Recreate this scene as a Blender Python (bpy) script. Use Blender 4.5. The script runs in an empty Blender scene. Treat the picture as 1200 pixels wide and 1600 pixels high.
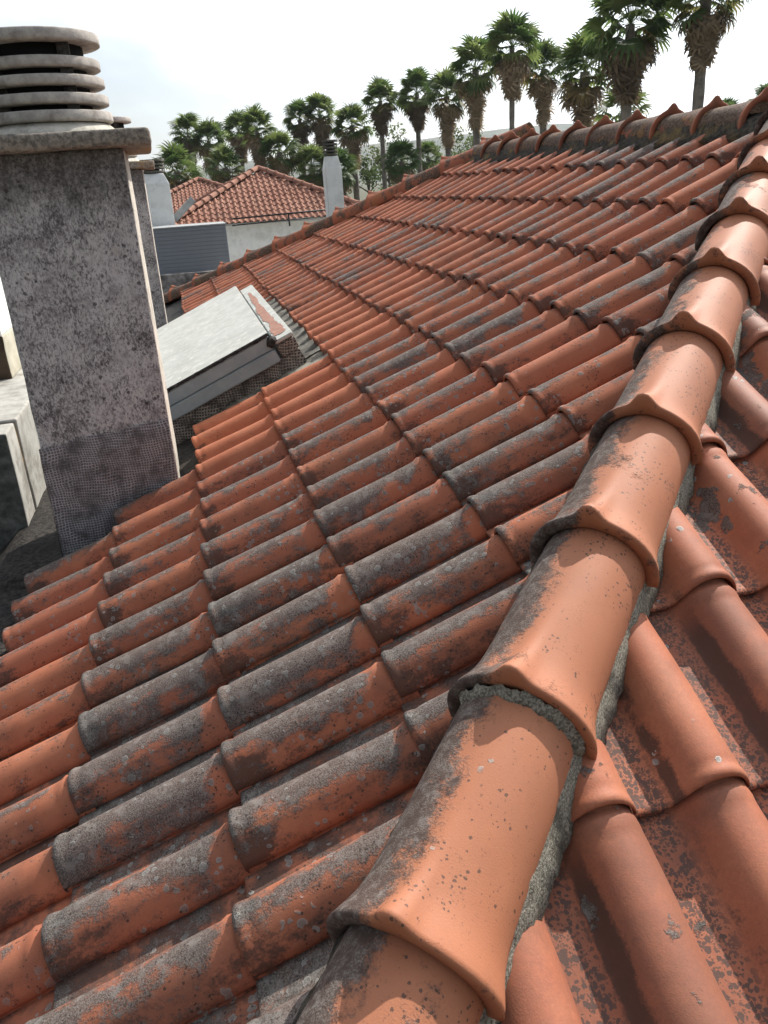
import bpy, bmesh, math, random
from mathutils import Vector, Matrix, noise as mnoise
random.seed(11)
S = bpy.context.scene
COL = S.collection
rad = math.radians
V = Vector

# ------------------------------------------------------------------ camera
def cam_axes(yaw, pitch, roll):
    f = V((math.sin(yaw)*math.cos(pitch), math.cos(yaw)*math.cos(pitch), -math.sin(pitch)))
    r = V((math.cos(yaw), -math.sin(yaw), 0)); u = r.cross(f)
    return math.cos(roll)*r+math.sin(roll)*u, -math.sin(roll)*r+math.cos(roll)*u, f
cr, cu, cf = cam_axes(0.21522912, 0.39243801, -0.06504678)
cd = bpy.data.cameras.new('camera')
cd.sensor_fit = 'VERTICAL'; cd.sensor_height = 32.0; cd.lens = 1257.617/1600*32.0
cd.clip_start = 0.02; cd.clip_end = 9000
cam = bpy.data.objects.new('camera', cd); COL.objects.link(cam)
cam.matrix_world = Matrix(((cr.x, cu.x, -cf.x, 0), (cr.y, cu.y, -cf.y, 0), (cr.z, cu.z, -cf.z, 0), (0, 0, 0, 1)))
S.camera = cam

# ------------------------------------------------------------------ light
SUN_AZ, SUN_EL = 50.0, 42.0          # azimuth from +Y towards +X
w = bpy.data.worlds.new('World'); S.world = w; w.use_nodes = True
wn = w.node_tree.nodes; wl = w.node_tree.links
sky = wn.new('ShaderNodeTexSky'); sky.sky_type = 'NISHITA'; sky.sun_disc = False
sky.sun_elevation = rad(SUN_EL); sky.sun_rotation = rad(SUN_AZ); sky.dust_density = 1.6; sky.air_density = 1.0
bg = wn['Background']; bg.inputs[1].default_value = 0.085
# thin bright cloud over most of the sky
tc = wn.new('ShaderNodeTexCoord'); mp = wn.new('ShaderNodeMapping'); mp.inputs['Scale'].default_value = (1, 1, 2.2)
mp.inputs['Location'].default_value = (7.7, 3.51, 2.17)
nz = wn.new('ShaderNodeTexNoise'); nz.inputs['Scale'].default_value = 1.5; nz.inputs['Detail'].default_value = 6
nz.inputs['Roughness'].default_value = .5
mr = wn.new('ShaderNodeMapRange'); mr.interpolation_type = 'SMOOTHSTEP'
mr.inputs[1].default_value = .45; mr.inputs[2].default_value = .58; mr.inputs[3].default_value = .30
mx = wn.new('ShaderNodeMix'); mx.data_type = 'RGBA'; mx.inputs[7].default_value = (13.5, 13.5, 13.4, 1)
wl.new(tc.outputs['Generated'], mp.inputs[0]); wl.new(mp.outputs[0], nz.inputs['Vector'])
wl.new(nz.outputs[0], mr.inputs[0]); wl.new(mr.outputs[0], mx.inputs[0]); wl.new(sky.outputs[0], mx.inputs[6])
# cloud is brighter towards the sun (forward scattering), kept dim behind to weaken fill
sdir = V((math.sin(rad(SUN_AZ))*math.cos(rad(SUN_EL)), math.cos(rad(SUN_AZ))*math.cos(rad(SUN_EL)), math.sin(rad(SUN_EL))))
dt = wn.new('ShaderNodeVectorMath'); dt.operation = 'DOT_PRODUCT'; dt.inputs[1].default_value = sdir
wl.new(tc.outputs['Generated'], dt.inputs[0])
g1 = wn.new('ShaderNodeMath'); g1.operation = 'MULTIPLY_ADD'; g1.inputs[1].default_value = .5; g1.inputs[2].default_value = .5
wl.new(dt.outputs['Value'], g1.inputs[0])
g2 = wn.new('ShaderNodeMath'); g2.operation = 'POWER'; g2.inputs[1].default_value = 4; wl.new(g1.outputs[0], g2.inputs[0])
g3 = wn.new('ShaderNodeMath'); g3.operation = 'MULTIPLY_ADD'; g3.inputs[1].default_value = 28.0; g3.inputs[2].default_value = 2.6
wl.new(g2.outputs[0], g3.inputs[0]); g4 = wn.new('ShaderNodeVectorMath'); g4.operation = 'SCALE'; g4.inputs[0].default_value = (.94, .985, 1.04)
wl.new(g3.outputs[0], g4.inputs['Scale']); wl.new(g4.outputs[0], mx.inputs[7])
wl.new(mx.outputs[2], bg.inputs[0])
sd = bpy.data.lights.new('sun', 'SUN'); sd.energy = 5.0; sd.angle = rad(0.6); sd.color = (1.0, .94, .86)
so = bpy.data.objects.new('sun', sd); COL.objects.link(so)
so.rotation_euler = sdir.to_track_quat('Z', 'Y').to_euler(); so.location = sdir*50
S.view_settings.view_transform = 'Standard'; S.view_settings.look = 'None'
S.view_settings.exposure = 0.42; S.view_settings.gamma = 1.0; S.view_settings.use_curve_mapping = False
S.render.engine = 'CYCLES'
S.cycles.volume_bounces = 0; S.cycles.max_bounces = 5; S.cycles.diffuse_bounces = 3; S.cycles.transparent_max_bounces = 6

# ------------------------------------------------------------------ node helper
class Mat:
    def __init__(s, name, rough=.9, spec=.25):
        s.m = bpy.data.materials.new(name); s.m.use_nodes = True
        s.t = s.m.node_tree; s.b = s.t.nodes['Principled BSDF']
        s.b.inputs['Roughness'].default_value = rough
        s.b.inputs['Specular IOR Level'].default_value = spec
        s.out = s.t.nodes['Material Output']
    def n(s, typ, **kw):
        x = s.t.nodes.new('ShaderNode'+typ)
        for k, v in kw.items(): setattr(x, k, v)
        return x
    def put(s, sock, v):
        if isinstance(v, bpy.types.NodeSocket): s.t.links.new(v, sock)
        elif isinstance(v, (tuple, list)) and len(v) == 3 and sock.type == 'RGBA': sock.default_value = (*v, 1)
        else: sock.default_value = v
    def math(s, op, a, b=0.0, c=None, clamp=False):
        x = s.n('Math', operation=op); x.use_clamp = clamp
        s.put(x.inputs[0], a); s.put(x.inputs[1], b)
        if c is not None: s.put(x.inputs[2], c)
        return x.outputs[0]
    def add(s, a, b): return s.math('ADD', a, b)
    def mul(s, a, b): return s.math('MULTIPLY', a, b)
    def vmath(s, op, a, b, scale=None):
        x = s.n('VectorMath', operation=op); s.put(x.inputs[0], a)
        if scale is not None: s.put(x.inputs['Scale'], scale)
        else: s.put(x.inputs[1], b)
        return x.outputs[0]
    def mix(s, f, a, b):
        x = s.n('Mix', data_type='RGBA'); s.put(x.inputs[0], f); s.put(x.inputs[6], a); s.put(x.inputs[7], b)
        return x.outputs[2]
    def noise(s, vec, scale, detail=4, rough=.55, dist=0.0, col=False):
        x = s.n('TexNoise'); s.put(x.inputs['Vector'], vec); x.inputs['Scale'].default_value = scale
        x.inputs['Detail'].default_value = detail; x.inputs['Roughness'].default_value = rough
        x.inputs['Distortion'].default_value = dist
        return x.outputs[1 if col else 0]
    def vor(s, vec, scale, feature='F1', randomness=1.0):
        x = s.n('TexVoronoi', feature=feature); s.put(x.inputs['Vector'], vec); x.inputs['Scale'].default_value = scale
        x.inputs['Randomness'].default_value = randomness
        return x
    def step(s, v, lo, hi):
        x = s.n('MapRange', interpolation_type='SMOOTHSTEP'); s.put(x.inputs[0], v)
        s.put(x.inputs[1], lo); s.put(x.inputs[2], hi)
        return x.outputs[0]
    def obj(s): return s.n('TexCoord').outputs['Object']
    def uv(s):
        x = s.n('UVMap'); x.uv_map = 'tile'; y = s.n('SeparateXYZ'); s.put(y.inputs[0], x.outputs[0])
        return y.outputs[0], y.outputs[1]
    def attr(s, name): return s.n('Attribute', attribute_type='OBJECT', attribute_name=name).outputs['Fac']
    def rnd(s): return s.n('ObjectInfo').outputs['Random']
    def color(s, c): s.put(s.b.inputs['Base Color'], c)
    def rough(s, c): s.put(s.b.inputs['Roughness'], c)
    def bump(s, h, strength=.5, dist=.01):
        x = s.n('Bump'); x.inputs['Strength'].default_value = strength; x.inputs['Distance'].default_value = dist
        s.put(x.inputs['Height'], h); s.t.links.new(x.outputs[0], s.b.inputs['Normal'])
    def jitter(s):          # object coordinates pushed to a different place of the noise for every copy
        r = s.rnd(); c = s.n('CombineXYZ')
        for k, f in enumerate((41.0, 87.0, 63.0)): s.put(c.inputs[k], s.mul(r, f))
        return s.vmath('ADD', s.obj(), c.outputs[0])

def spots(m, P, scale, thr, clus_scale, clus_lo, clus_hi):
    """irregular round specks, gathered in clusters"""
    D = m.vmath('ADD', P, m.vmath('SCALE', m.noise(P, scale*1.6, 2, col=True), None, .6/scale))
    v = m.vor(D, scale)
    size = m.n('SeparateColor'); m.put(size.inputs[0], v.outputs['Color'])
    t = m.mul(size.outputs[0], thr)
    disc = m.math('SUBTRACT', 1.0, m.step(m.math('SUBTRACT', v.outputs['Distance'], t), -.03, .05))
    cl = m.step(m.noise(P, clus_scale, 3, .6), clus_lo, clus_hi)
    return m.mul(disc, m.step(m.math('SUBTRACT', cl, size.outputs[1]), 0.0, .05)), v.outputs['Distance'], t

def clay(name, kind):
    m = Mat(name, .86, .22)
    P = m.jitter(); u, v = m.uv()
    mpn = m.n('Mapping'); mpn.inputs['Scale'].default_value = (1.0, .55, 1.0); m.put(mpn.inputs[0], P); PS = mpn.outputs[0]
    lich, tone, old = m.attr('lichen'), m.attr('tone'), m.attr('stain')
    r = m.rnd()
    base = m.mix(m.step(m.noise(P, 9, 4), .3, .72), (.345, .112, .058), (.41, .154, .083))
    base = m.mix(m.mul(tone, .75), base, (.31, .105, .062))
    base = m.mix(m.mul(m.step(m.noise(P, 60, 3, .7), .5, .8), .25), base, (.30, .105, .06))
    base = m.mix(m.mul(m.step(m.noise(P, 260, 2, .7), .55, .75), .3), base, (.47, .23, .145))
    film = m.step(m.add(m.noise(P, 5, 8, .65), m.mul(old, .28)), .55, .82)
    base = m.mix(m.mul(film, .62), base, (.17, .075, .05))
    fine = m.noise(P, 330, 3, .7)
    gcol = m.mix(m.step(fine, .36, .66), (.044, .040, .038), (.175, .163, .147))
    gcol = m.mix(m.mul(m.step(m.noise(P, 34, 4, .6), .5, .66), .6), gcol, (.215, .208, .192))
    gcol = m.mix(m.mul(m.step(m.noise(P, 14, 3, .6), .54, .7), .5), gcol, (.06, .054, .052))
    if kind == 'roof':
        crown = m.math('SUBTRACT', 1.0, m.math('DIVIDE', m.math('ABSOLUTE', m.math('SUBTRACT', u, .142)), .062), clamp=True)
        pan = m.math('SUBTRACT', 1.0, m.step(u, .058, .09))
        topclean = m.step(v, .325, .375)
        f = m.add(m.noise(PS, 17, 10, .76), m.mul(m.math('SUBTRACT', lich, .5), .50))
        f = m.add(f, m.mul(m.math('SUBTRACT', m.noise(P, 240, 2, .6), .5), .22))
        f = m.add(f, m.mul(m.math('SUBTRACT', m.noise(P, 4.5, 2), .5), .35))
        f = m.add(f, m.mul(m.math('SUBTRACT', crown, .35), .26)); f = m.add(f, m.mul(pan, .12))
        f = m.math('SUBTRACT', f, m.mul(topclean, .22))
        grey = m.mul(m.step(f, .535, .68), .96)
        # brown black run-off at the foot and the flank
        foot = m.add(m.mul(m.math('SUBTRACT', 1.0, m.step(v, .0, .13)), .20), m.mul(m.step(u, .178, .205), .13))
        dk = m.step(m.add(m.add(m.add(m.noise(PS, 19, 9, .76), foot), m.mul(m.math('SUBTRACT', m.noise(P, 200, 2), .5), .2)), m.mul(m.math('SUBTRACT', old, .5), .26)), .64, .80)
        panfilm = m.mul(pan, m.step(m.add(m.noise(P, 16, 8, .7), m.mul(m.math('SUBTRACT', old, .5), .4)), .38, .60))
        ros, rd, rt = spots(m, P, 62, .62, 7, .36, .95)
        ros = m.mul(ros, m.math('ADD', m.mul(m.step(lich, .1, .5), .85), m.mul(pan, .2), clamp=True))
        blk, bd, bt = spots(m, P, 190, .62, 10, .40, .95)
        c = m.mix(m.mul(panfilm, .85), base, (.070, .050, .042))
        c = m.mix(m.mul(dk, .82), c, (.060, .040, .033))
        c = m.mix(m.mul(grey, .93), c, gcol)
        c = m.mix(m.mul(ros, .80), c, m.mix(m.step(m.math('SUBTRACT', rt, rd), .02, .22), (.27, .262, .24), (.18, .175, .162)))
        c = m.mix(m.mul(blk, .8), c, (.045, .033, .028))
        h = m.add(m.mul(grey, .5), m.add(m.mul(ros, .7), m.mul(fine, m.add(.22, m.mul(grey, .75)))))
    elif kind == 'side':
        pan = m.math('SUBTRACT', 1.0, m.step(u, .050, .078))
        streak = m.mul(m.step(u, .060, .076), m.math('SUBTRACT', 1.0, m.step(u, .080, .106)))
        wob = m.add(m.noise(P, 18, 8, .7), m.mul(m.math('SUBTRACT', m.noise(P, 200, 2), .5), .25))
        st = m.step(m.add(m.mul(streak, .55), m.add(wob, m.mul(m.math('SUBTRACT', old, .5), .75))), .90, 1.14)
        st = m.mul(st, m.math('SUBTRACT', 1.0, m.step(v, .30, .40)))
        blk, bd, bt = spots(m, P, 120, .9, 7.5, .26, .54)
        blk2, bd2, bt2 = spots(m, P, 250, .9, 9, .30, .62)
        blk = m.math('MAXIMUM', m.mul(blk, m.math('ADD', .10, pan, clamp=True)), m.mul(blk2, m.add(.15, m.mul(pan, .7))))
        g = m.step(m.add(m.noise(P, 13, 9, .62), m.add(m.mul(m.math('SUBTRACT', lich, .5), .42), m.mul(streak, .07))), .64, .67)
        ros, rd, rt = spots(m, P, 62, .55, 6, .52, 1.05)
        c = m.mix(m.mul(blk, .88), base, (.075, .05, .042))
        c = m.mix(m.mul(st, .82), c, (.055, .037, .031))
        c = m.mix(m.mul(g, .85), c, gcol)
        c = m.mix(m.mul(ros, .85), c, m.mix(m.step(m.math('SUBTRACT', rt, rd), .02, .16), (.38, .37, .34), (.22, .225, .21)))
        h = m.add(m.mul(g, .7), m.add(m.mul(ros, .7), m.mul(fine, m.add(.20, m.mul(g, .8)))))
    elif kind == 'hip':
        base = m.mix(.6, base, (.385, .160, .082))
        left = m.math('SUBTRACT', 1.0, m.step(u, -.085, .03))
        wash = m.step(m.noise(PS, 7, 6, .65), .48, .66); base = m.mix(m.mul(wash, .35), base, (.29, .125, .075))
        pit, pd, pt_ = spots(m, P, 330, .6, 30, .45, .9); base = m.mix(m.mul(pit, .5), base, (.17, .075, .05))
        f = m.add(m.add(m.noise(P, 11, 10, .72), m.mul(left, .34)), m.mul(m.math('SUBTRACT', lich, .5), .45))
        f = m.add(f, m.mul(m.math('SUBTRACT', m.noise(P, 220, 2), .5), .2)); grey = m.step(f, .66, .82)
        gcol = m.mix(m.step(m.noise(P, 45, 6, .7), .40, .60), (.05, .045, .042), gcol)
        blk, bd, bt = spots(m, P, 190, .66, 8, .42, 1.0)
        ros, rd, rt = spots(m, P, 95, .6, 7, .56, 1.05)
        lipedge = m.mul(m.math('SUBTRACT', 1.0, m.step(v, .0, .025)), .15)
        dk = m.step(m.add(m.add(m.noise(P, 30, 6, .7), lipedge), m.mul(left, .07)), .70, .82)
        c = m.mix(m.mul(grey, .9), base, gcol)
        c = m.mix(m.mul(dk, .8), c, (.06, .04, .033))
        c = m.mix(m.mul(ros, .7), c, (.30, .28, .25))
        c = m.mix(m.mul(blk, .8), c, (.07, .045, .036))
        h = m.add(m.mul(grey, .4), m.add(m.mul(ros, .7), m.mul(fine, m.add(.20, m.mul(grey, .7)))))
    else:   # mossy ridge
        lip = m.math('SUBTRACT', 1.0, m.step(v, .02, .055))
        f = m.add(m.noise(P, 9, 9, .7), m.math('SUBTRACT', m.mul(old, .26), m.mul(lip, .26)))
        dk = m.step(f, .52, .63)
        org = m.step(m.noise(P, 7, 6, .65), .57, .66)
        c = m.mix(m.mul(dk, .9), base, m.mix(m.step(m.noise(P, 70, 5, .7), .4, .62), (.046, .034, .026), (.15, .115, .085)))
        c = m.mix(m.mul(m.mul(org, m.step(m.noise(P, 90, 3, .7), .42, .58)), m.math('SUBTRACT', .75, m.mul(lip, .5))), c, (.30, .15, .035))
        h = m.add(m.mul(dk, .4), m.mul(m.noise(P, 120, 4, .7), 1.0))
    m.color(c); m.bump(h, .55, .004)
    if kind in ('hip', 'side'): m.rough(m.math('ADD', .62, m.mul(grey if kind == 'hip' else g, .3)))
    return m.m

def rough_mat(name, c1, c2, scale=20, detail=8, rough=.9, bump=.5, bscale=120, bdist=.004, c3=None, s3=5):
    m = Mat(name, rough, .2); P = m.jitter()
    c = m.mix(m.step(m.noise(P, scale, detail, .68), .36, .64), c1, c2)
    if c3: c = m.mix(m.mul(m.step(m.noise(P, s3, 7, .66), .5, .68), .8), c, c3)
    m.color(c); m.bump(m.noise(P, bscale, 5, .7), bump, bdist)
    return m.m

def flat_mat(name, c, rough=.8, spec=.25, var=.12, scale=6):
    m = Mat(name, rough, spec); P = m.obj()
    d = tuple(x*(1-var*2) for x in c)
    m.color(m.mix(m.step(m.noise(P, scale, 6, .65), .35, .7), c, d)); m.bump(m.noise(P, scale*12, 3), .1, .01)
    return m.m

CLAY_A = clay('weathered_roof_clay', 'roof')
CLAY_B = clay('spotted_roof_clay', 'side')
CLAY_H = clay('hip_clay', 'hip')
CLAY_R = clay('mossy_ridge_clay', 'ridge')
MORTAR = rough_mat('gritty_mortar', (.15, .135, .105), (.47, .43, .35), 190, 4, .95, 1.0, 280, .008, (.13, .115, .09), 14)
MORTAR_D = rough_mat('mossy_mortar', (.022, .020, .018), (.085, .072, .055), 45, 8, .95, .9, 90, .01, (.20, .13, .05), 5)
DECK = rough_mat('underlay', (.05, .04, .035), (.10, .08, .07), 12)

def plaster_stained():
    m = Mat('stained_grey_plaster', .92, .15); P = m.obj()
    mp_ = m.n('Mapping'); mp_.inputs['Scale'].default_value = (1.0, 1.0, .55); mp_.inputs['Rotation'].default_value = (0, rad(32), 0)
    m.put(mp_.inputs[0], P); Q = mp_.outputs[0]
    hatch = m.noise(Q, 120, 7, .8, .6)
    cloud = m.noise(P, 5.5, 8, .68)
    c = m.mix(m.step(m.add(m.mul(hatch, .85), m.mul(cloud, .40)), .52, .70), (.105, .100, .100), (.55, .54, .535))
    c = m.mix(m.mul(m.step(m.noise(P, 9, 7, .7), .50, .68), .55), c, (.165, .152, .153))
    c = m.mix(m.mul(m.step(m.noise(P, 17, 6, .65), .58, .72), .45), c, (.55, .51, .50))
    z = m.n('SeparateXYZ'); m.put(z.inputs[0], P)
    topd = m.step(m.add(z.outputs[2], m.mul(m.math('SUBTRACT', m.noise(P, 8, 6, .7), .5), .5)), 1.50, 1.72)
    c = m.mix(m.mul(topd, .78), c, m.mix(m.step(m.noise(P, 80, 5, .7), .45, .6), (.045, .042, .042), (.20, .19, .185)))
    md = m.n('Mapping'); md.inputs['Scale'].default_value = (1, 1, .07); m.put(md.inputs[0], P)
    drip = m.mul(m.step(m.noise(md.outputs[0], 24, 5, .65), .50, .66), m.step(z.outputs[2], .75, 1.7))
    c = m.mix(m.mul(drip, .5), c, (.085, .078, .075))
    sp, d, t = spots(m, P, 19, .55, 2.5, .5, 1.1)
    c = m.mix(m.mul(sp, .7), c, (.42, .39, .36))
    bl, d, t = spots(m, P, 60, .55, 4, .45, 1.0)
    c = m.mix(m.mul(bl, .7), c, (.03, .027, .027))
    m.color(c); m.bump(m.add(hatch, m.noise(P, 220, 3)), .6, .006)
    return m.m
PLASTER = plaster_stained()
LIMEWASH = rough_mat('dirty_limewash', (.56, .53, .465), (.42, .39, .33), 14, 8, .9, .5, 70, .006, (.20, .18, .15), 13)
WHITEWALL = rough_mat('white_render', (.80, .80, .78), (.72, .72, .69), 4, 7, .9, .25, 60, .004, (.60, .60, .57), 2)
CONCRETE = rough_mat('weathered_concrete', (.20, .175, .15), (.36, .325, .29), 26, 8, .93, .6, 140, .005, (.10, .085, .075), 8)
CONCRETE_L = rough_mat('pale_cowl_concrete', (.31, .285, .26), (.45, .415, .375), 22, 8, .92, .5, 140, .004, (.20, .175, .155), 9)
LICHENSLAB = rough_mat('lichened_slab', (.13, .115, .10), (.34, .30, .25), 45, 8, .94, .8, 120, .008, (.33, .19, .06), 4)
SOOT = flat_mat('soot', (.012, .011, .011), .95)
SOOTC = rough_mat('sooty_concrete', (.02, .019, .018), (.10, .09, .08), 20)
STEEL = rough_mat('blue_grey_steel', (.21, .26, .28), (.27, .315, .33), 5, 5, .5, .05, 40, .002)
LIDPAINT = rough_mat('weathered_white_paint', (.47, .475, .44), (.40, .405, .37), 7, 9, .75, .25, 90, .003, (.60, .59, .55), 18)
PEEL = rough_mat('peeled_red_primer', (.30, .155, .115), (.38, .215, .165), 18, 6, .9, .3, 90, .004)
TAR = rough_mat('black_bitumen', (.012, .011, .011), (.05, .045, .042), 30, 6, .7, .8, 60, .012)

def mesh_felt(name, c_lo, c_hi, pitch=.0085, gloss=.5):
    m = Mat(name, gloss, .45); P = m.obj(); x = m.n('SeparateXYZ'); m.put(x.inputs[0], P)
    W = m.mul(m.math('SUBTRACT', m.noise(P, 5, 3), .5), .06)
    k = 2*math.pi/pitch
    a = m.math('SINE', m.mul(m.add(m.add(x.outputs[0], x.outputs[1]), W), k))
    b = m.math('SINE', m.mul(m.add(x.outputs[2], W), k))
    g = m.math('MAXIMUM', a, b)
    g = m.step(g, -.5, .95)
    c = m.mix(m.mul(g, m.step(m.noise(P, 11, 5, .65), .30, .62)), c_lo, c_hi)
    c = m.mix(m.mul(m.step(m.noise(P, 8, 8, .72), .56, .76), .7), c, (.03, .026, .026))
    m.color(c); m.bump(m.add(m.mul(g, .8), m.noise(P, 30, 5, .7)), .9, .006)
    return m.m
FELT = mesh_felt('bitumen_mesh_felt', (.085, .080, .083), (.36, .35, .357), .0115, .4)
FELT2 = mesh_felt('brown_mesh_felt', (.04, .034, .03), (.30, .265, .23), .0150)

# ------------------------------------------------------------------ object helpers
def finish(bm, name, mats, parent=None, smooth=False, loc=None):
    me = bpy.data.meshes.new(name); bm.normal_update(); bm.to_mesh(me); bm.free()
    return link(me, name, mats, parent, smooth, loc)
def link(me, name, mats, parent=None, smooth=False, loc=None):
    if not isinstance(mats, (list, tuple)): mats = [mats]
    if not me.materials:
        for x in mats: me.materials.append(x)
    if smooth:
        for p in me.polygons: p.use_smooth = True
    o = bpy.data.objects.new(name, me); COL.objects.link(o)
    if parent: o.parent = parent
    if loc is not None: o.location = loc
    return o
def thing(name, label, cat, loc=(0, 0, 0), group=None):
    o = bpy.data.objects.new(name, None); COL.objects.link(o); o.location = loc; o.empty_display_size = .2
    return tag(o, label, cat, group)
def tag(o, label, cat, group=None):
    o['label'] = label; o['category'] = cat
    if group: o['group'] = group
    return o
def box(bm, a, b, mat=0):
    (x0, y0, z0), (x1, y1, z1) = a, b
    vs = [bm.verts.new(p) for p in ((x0,y0,z0),(x1,y0,z0),(x1,y1,z0),(x0,y1,z0),(x0,y0,z1),(x1,y0,z1),(x1,y1,z1),(x0,y1,z1))]
    fs = []
    for f in ((3,2,1,0),(4,5,6,7),(0,1,5,4),(1,2,6,5),(2,3,7,6),(3,0,4,7)):
        q = bm.faces.new([vs[i] for i in f]); q.material_index = mat; fs.append(q)
    return vs, fs
def rough_box(name, a, b, mats, parent, cuts=8, amp=.004, bev=.012, matfn=None, loc=(0, 0, 0)):
    """a box with worn edges and an uneven surface"""
    bm = bmesh.new(); box(bm, a, b)
    bmesh.ops.bevel(bm, geom=bm.edges[:], offset=bev, segments=2, affect='EDGES', profile=.6)
    long_edges = [e for e in bm.edges if e.calc_length() > .06]
    bmesh.ops.subdivide_edges(bm, edges=long_edges, cuts=cuts, use_grid_fill=True)
    sd_ = random.random()*50
    for v in bm.verts:
        n = mnoise.noise(v.co*6+V((sd_, 0, 0)))+.6*mnoise.noise(v.co*19+V((0, sd_, 0)))
        m_ = mnoise.noise(v.co*6+V((0, sd_, 9)))
        v.co += V((n, m_, n*.7-m_*.5))*amp
    bm.normal_update()
    if matfn:
        for f in bm.faces: f.material_index = matfn(f)
    o = finish(bm, name, mats, parent, False, loc)
    for p in o.data.polygons: p.use_smooth = True
    return o
def lathe(bm, prof, seg=48, c=(0, 0, 0), mat=0, wob=0):
    rings = []
    for (r, z) in prof:
        rings.append([bm.verts.new((c[0]+r*math.cos(2*math.pi*i/seg)*(1+wob*mnoise.noise(V((i*.6, z*30, 3)))),
                                    c[1]+r*math.sin(2*math.pi*i/seg)*(1+wob*mnoise.noise(V((i*.6, z*30, 3)))), c[2]+z)) for i in range(seg)])
    for a, b in zip(rings, rings[1:]):
        for i in range(seg):
            f = bm.faces.new((a[i], a[(i+1) % seg], b[(i+1) % seg], b[i])); f.material_index = mat
    return rings
def capped(bm, prof, seg=48, c=(0, 0, 0), wob=0):
    r = lathe(bm, prof, seg, c, 0, wob)
    bm.faces.new(list(reversed(r[0]))); bm.faces.new(r[-1])
def prism_strip(name, p0, p1, side, up, prof, mat, parent, n=60, amp=.006, freq=14):
    """a bed that follows a line, with a section given in (side, up) and a rough surface"""
    bm = bmesh.new(); rows = []
    p0, p1 = V(p0), V(p1)
    for i in range(n+1):
        p = p0.lerp(p1, i/n); row = []
        for (a, b) in prof:
            q = p+side*a+up*b
            q += (side*mnoise.noise(q*freq)+up*mnoise.noise(q*freq+V((7, 3, 1))))*amp*(1 if (a, b) not in (prof[-1],) else .3)
            q += (side*mnoise.noise(q*freq*4)+up*mnoise.noise(q*freq*4+V((7, 3, 1))))*amp*.5
            row.append(bm.verts.new(q))
        rows.append(row)
    for a, b in zip(rows, rows[1:]):
        for i in range(len(prof)-1): bm.faces.new((a[i], a[i+1], b[i+1], b[i]))
    bm.faces.new(list(reversed(rows[0]))); bm.faces.new(rows[-1])
    bmesh.ops.recalc_face_normals(bm, faces=bm.faces[:])
    return finish(bm, name, mat, parent, True)

# ================================================================== THE SETTING
GROUND_Z = -7.0
bm = bmesh.new()
N = 40
gv = [[bm.verts.new((-3500+7000*i/N, -2500+6500*j/N, GROUND_Z)) for j in range(N+1)] for i in range(N+1)]
for i in range(N):
    for j in range(N): bm.faces.new((gv[i][j], gv[i+1][j], gv[i+1][j+1], gv[i][j+1]))
g = finish(bm, 'ground', rough_mat('dry_ground', (.11, .095, .06), (.06, .075, .035), .35, 8, .95, .3, 6, .05))
g['kind'] = 'structure'

HILL = rough_mat('hill_scrub', (.045, .060, .030), (.10, .095, .055), .012, 8, .95, .5, .05, 4.0)
def hills(name, D, prof, depth, seed):
    bm = bmesh.new(); rows = []
    n = 150
    for i in range(n+1):
        az = -40+115*i/n
        el = None
        for (a0, e0), (a1, e1) in zip(prof, prof[1:]):
            if a0 <= az <= a1:
                t = (az-a0)/(a1-a0); t = t*t*(3-2*t); el = e0+(e1-e0)*t
        if el is None: el = prof[0][1] if az < prof[0][0] else prof[-1][1]
        el += .10*mnoise.noise(V((az*.35, seed, 0)))+.05*mnoise.noise(V((az*1.3, seed, 5)))+.025*mnoise.noise(V((az*6, seed, 5)))
        row = []
        for k in range(7):
            t = k/6
            d = D-depth*(1-t); z = GROUND_Z+(D*math.tan(rad(el))-GROUND_Z)*(t**1.3)
            z += 9*mnoise.noise(V((az*.8, t*4, seed)))*t*(1-t)*3
            row.append(bm.verts.new((d*math.sin(rad(az)), d*math.cos(rad(az)), z)))
        d = D+depth
        row.append(bm.verts.new((d*math.sin(rad(az)), d*math.cos(rad(az)), GROUND_Z)))
        rows.append(row)
    for a, b in zip(rows, rows[1:]):
        for k in range(len(a)-1): bm.faces.new((a[k], b[k], b[k+1], a[k+1]))
    o = finish(bm, name, HILL, None, True); o['kind'] = 'structure'
    return o
hills('hills', 2300, [(-40, .8), (-10, .9), (0, 1.25), (9, 1.75), (16, 2.2), (24, 2.5), (33, 2.0), (50, 1.4), (75, 1.0)], 500, 3)

# ================================================================== THE ROOF
AX = [-1.195, -.82, -.44679, -.07775, .28913, .65164, 1.0136, 1.38105, 1.75795, 2.12058, 2.48087, 2.846]
AZ = [-1.566, -1.412, -1.26117, -1.10989, -.9576, -.80358, -.64858, -.49027, -.32714, -.15992, .01373, .178]
Y0, PITCH = 1.02254746, .22
CROWN_U, CROWN_H = .147, .075

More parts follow.
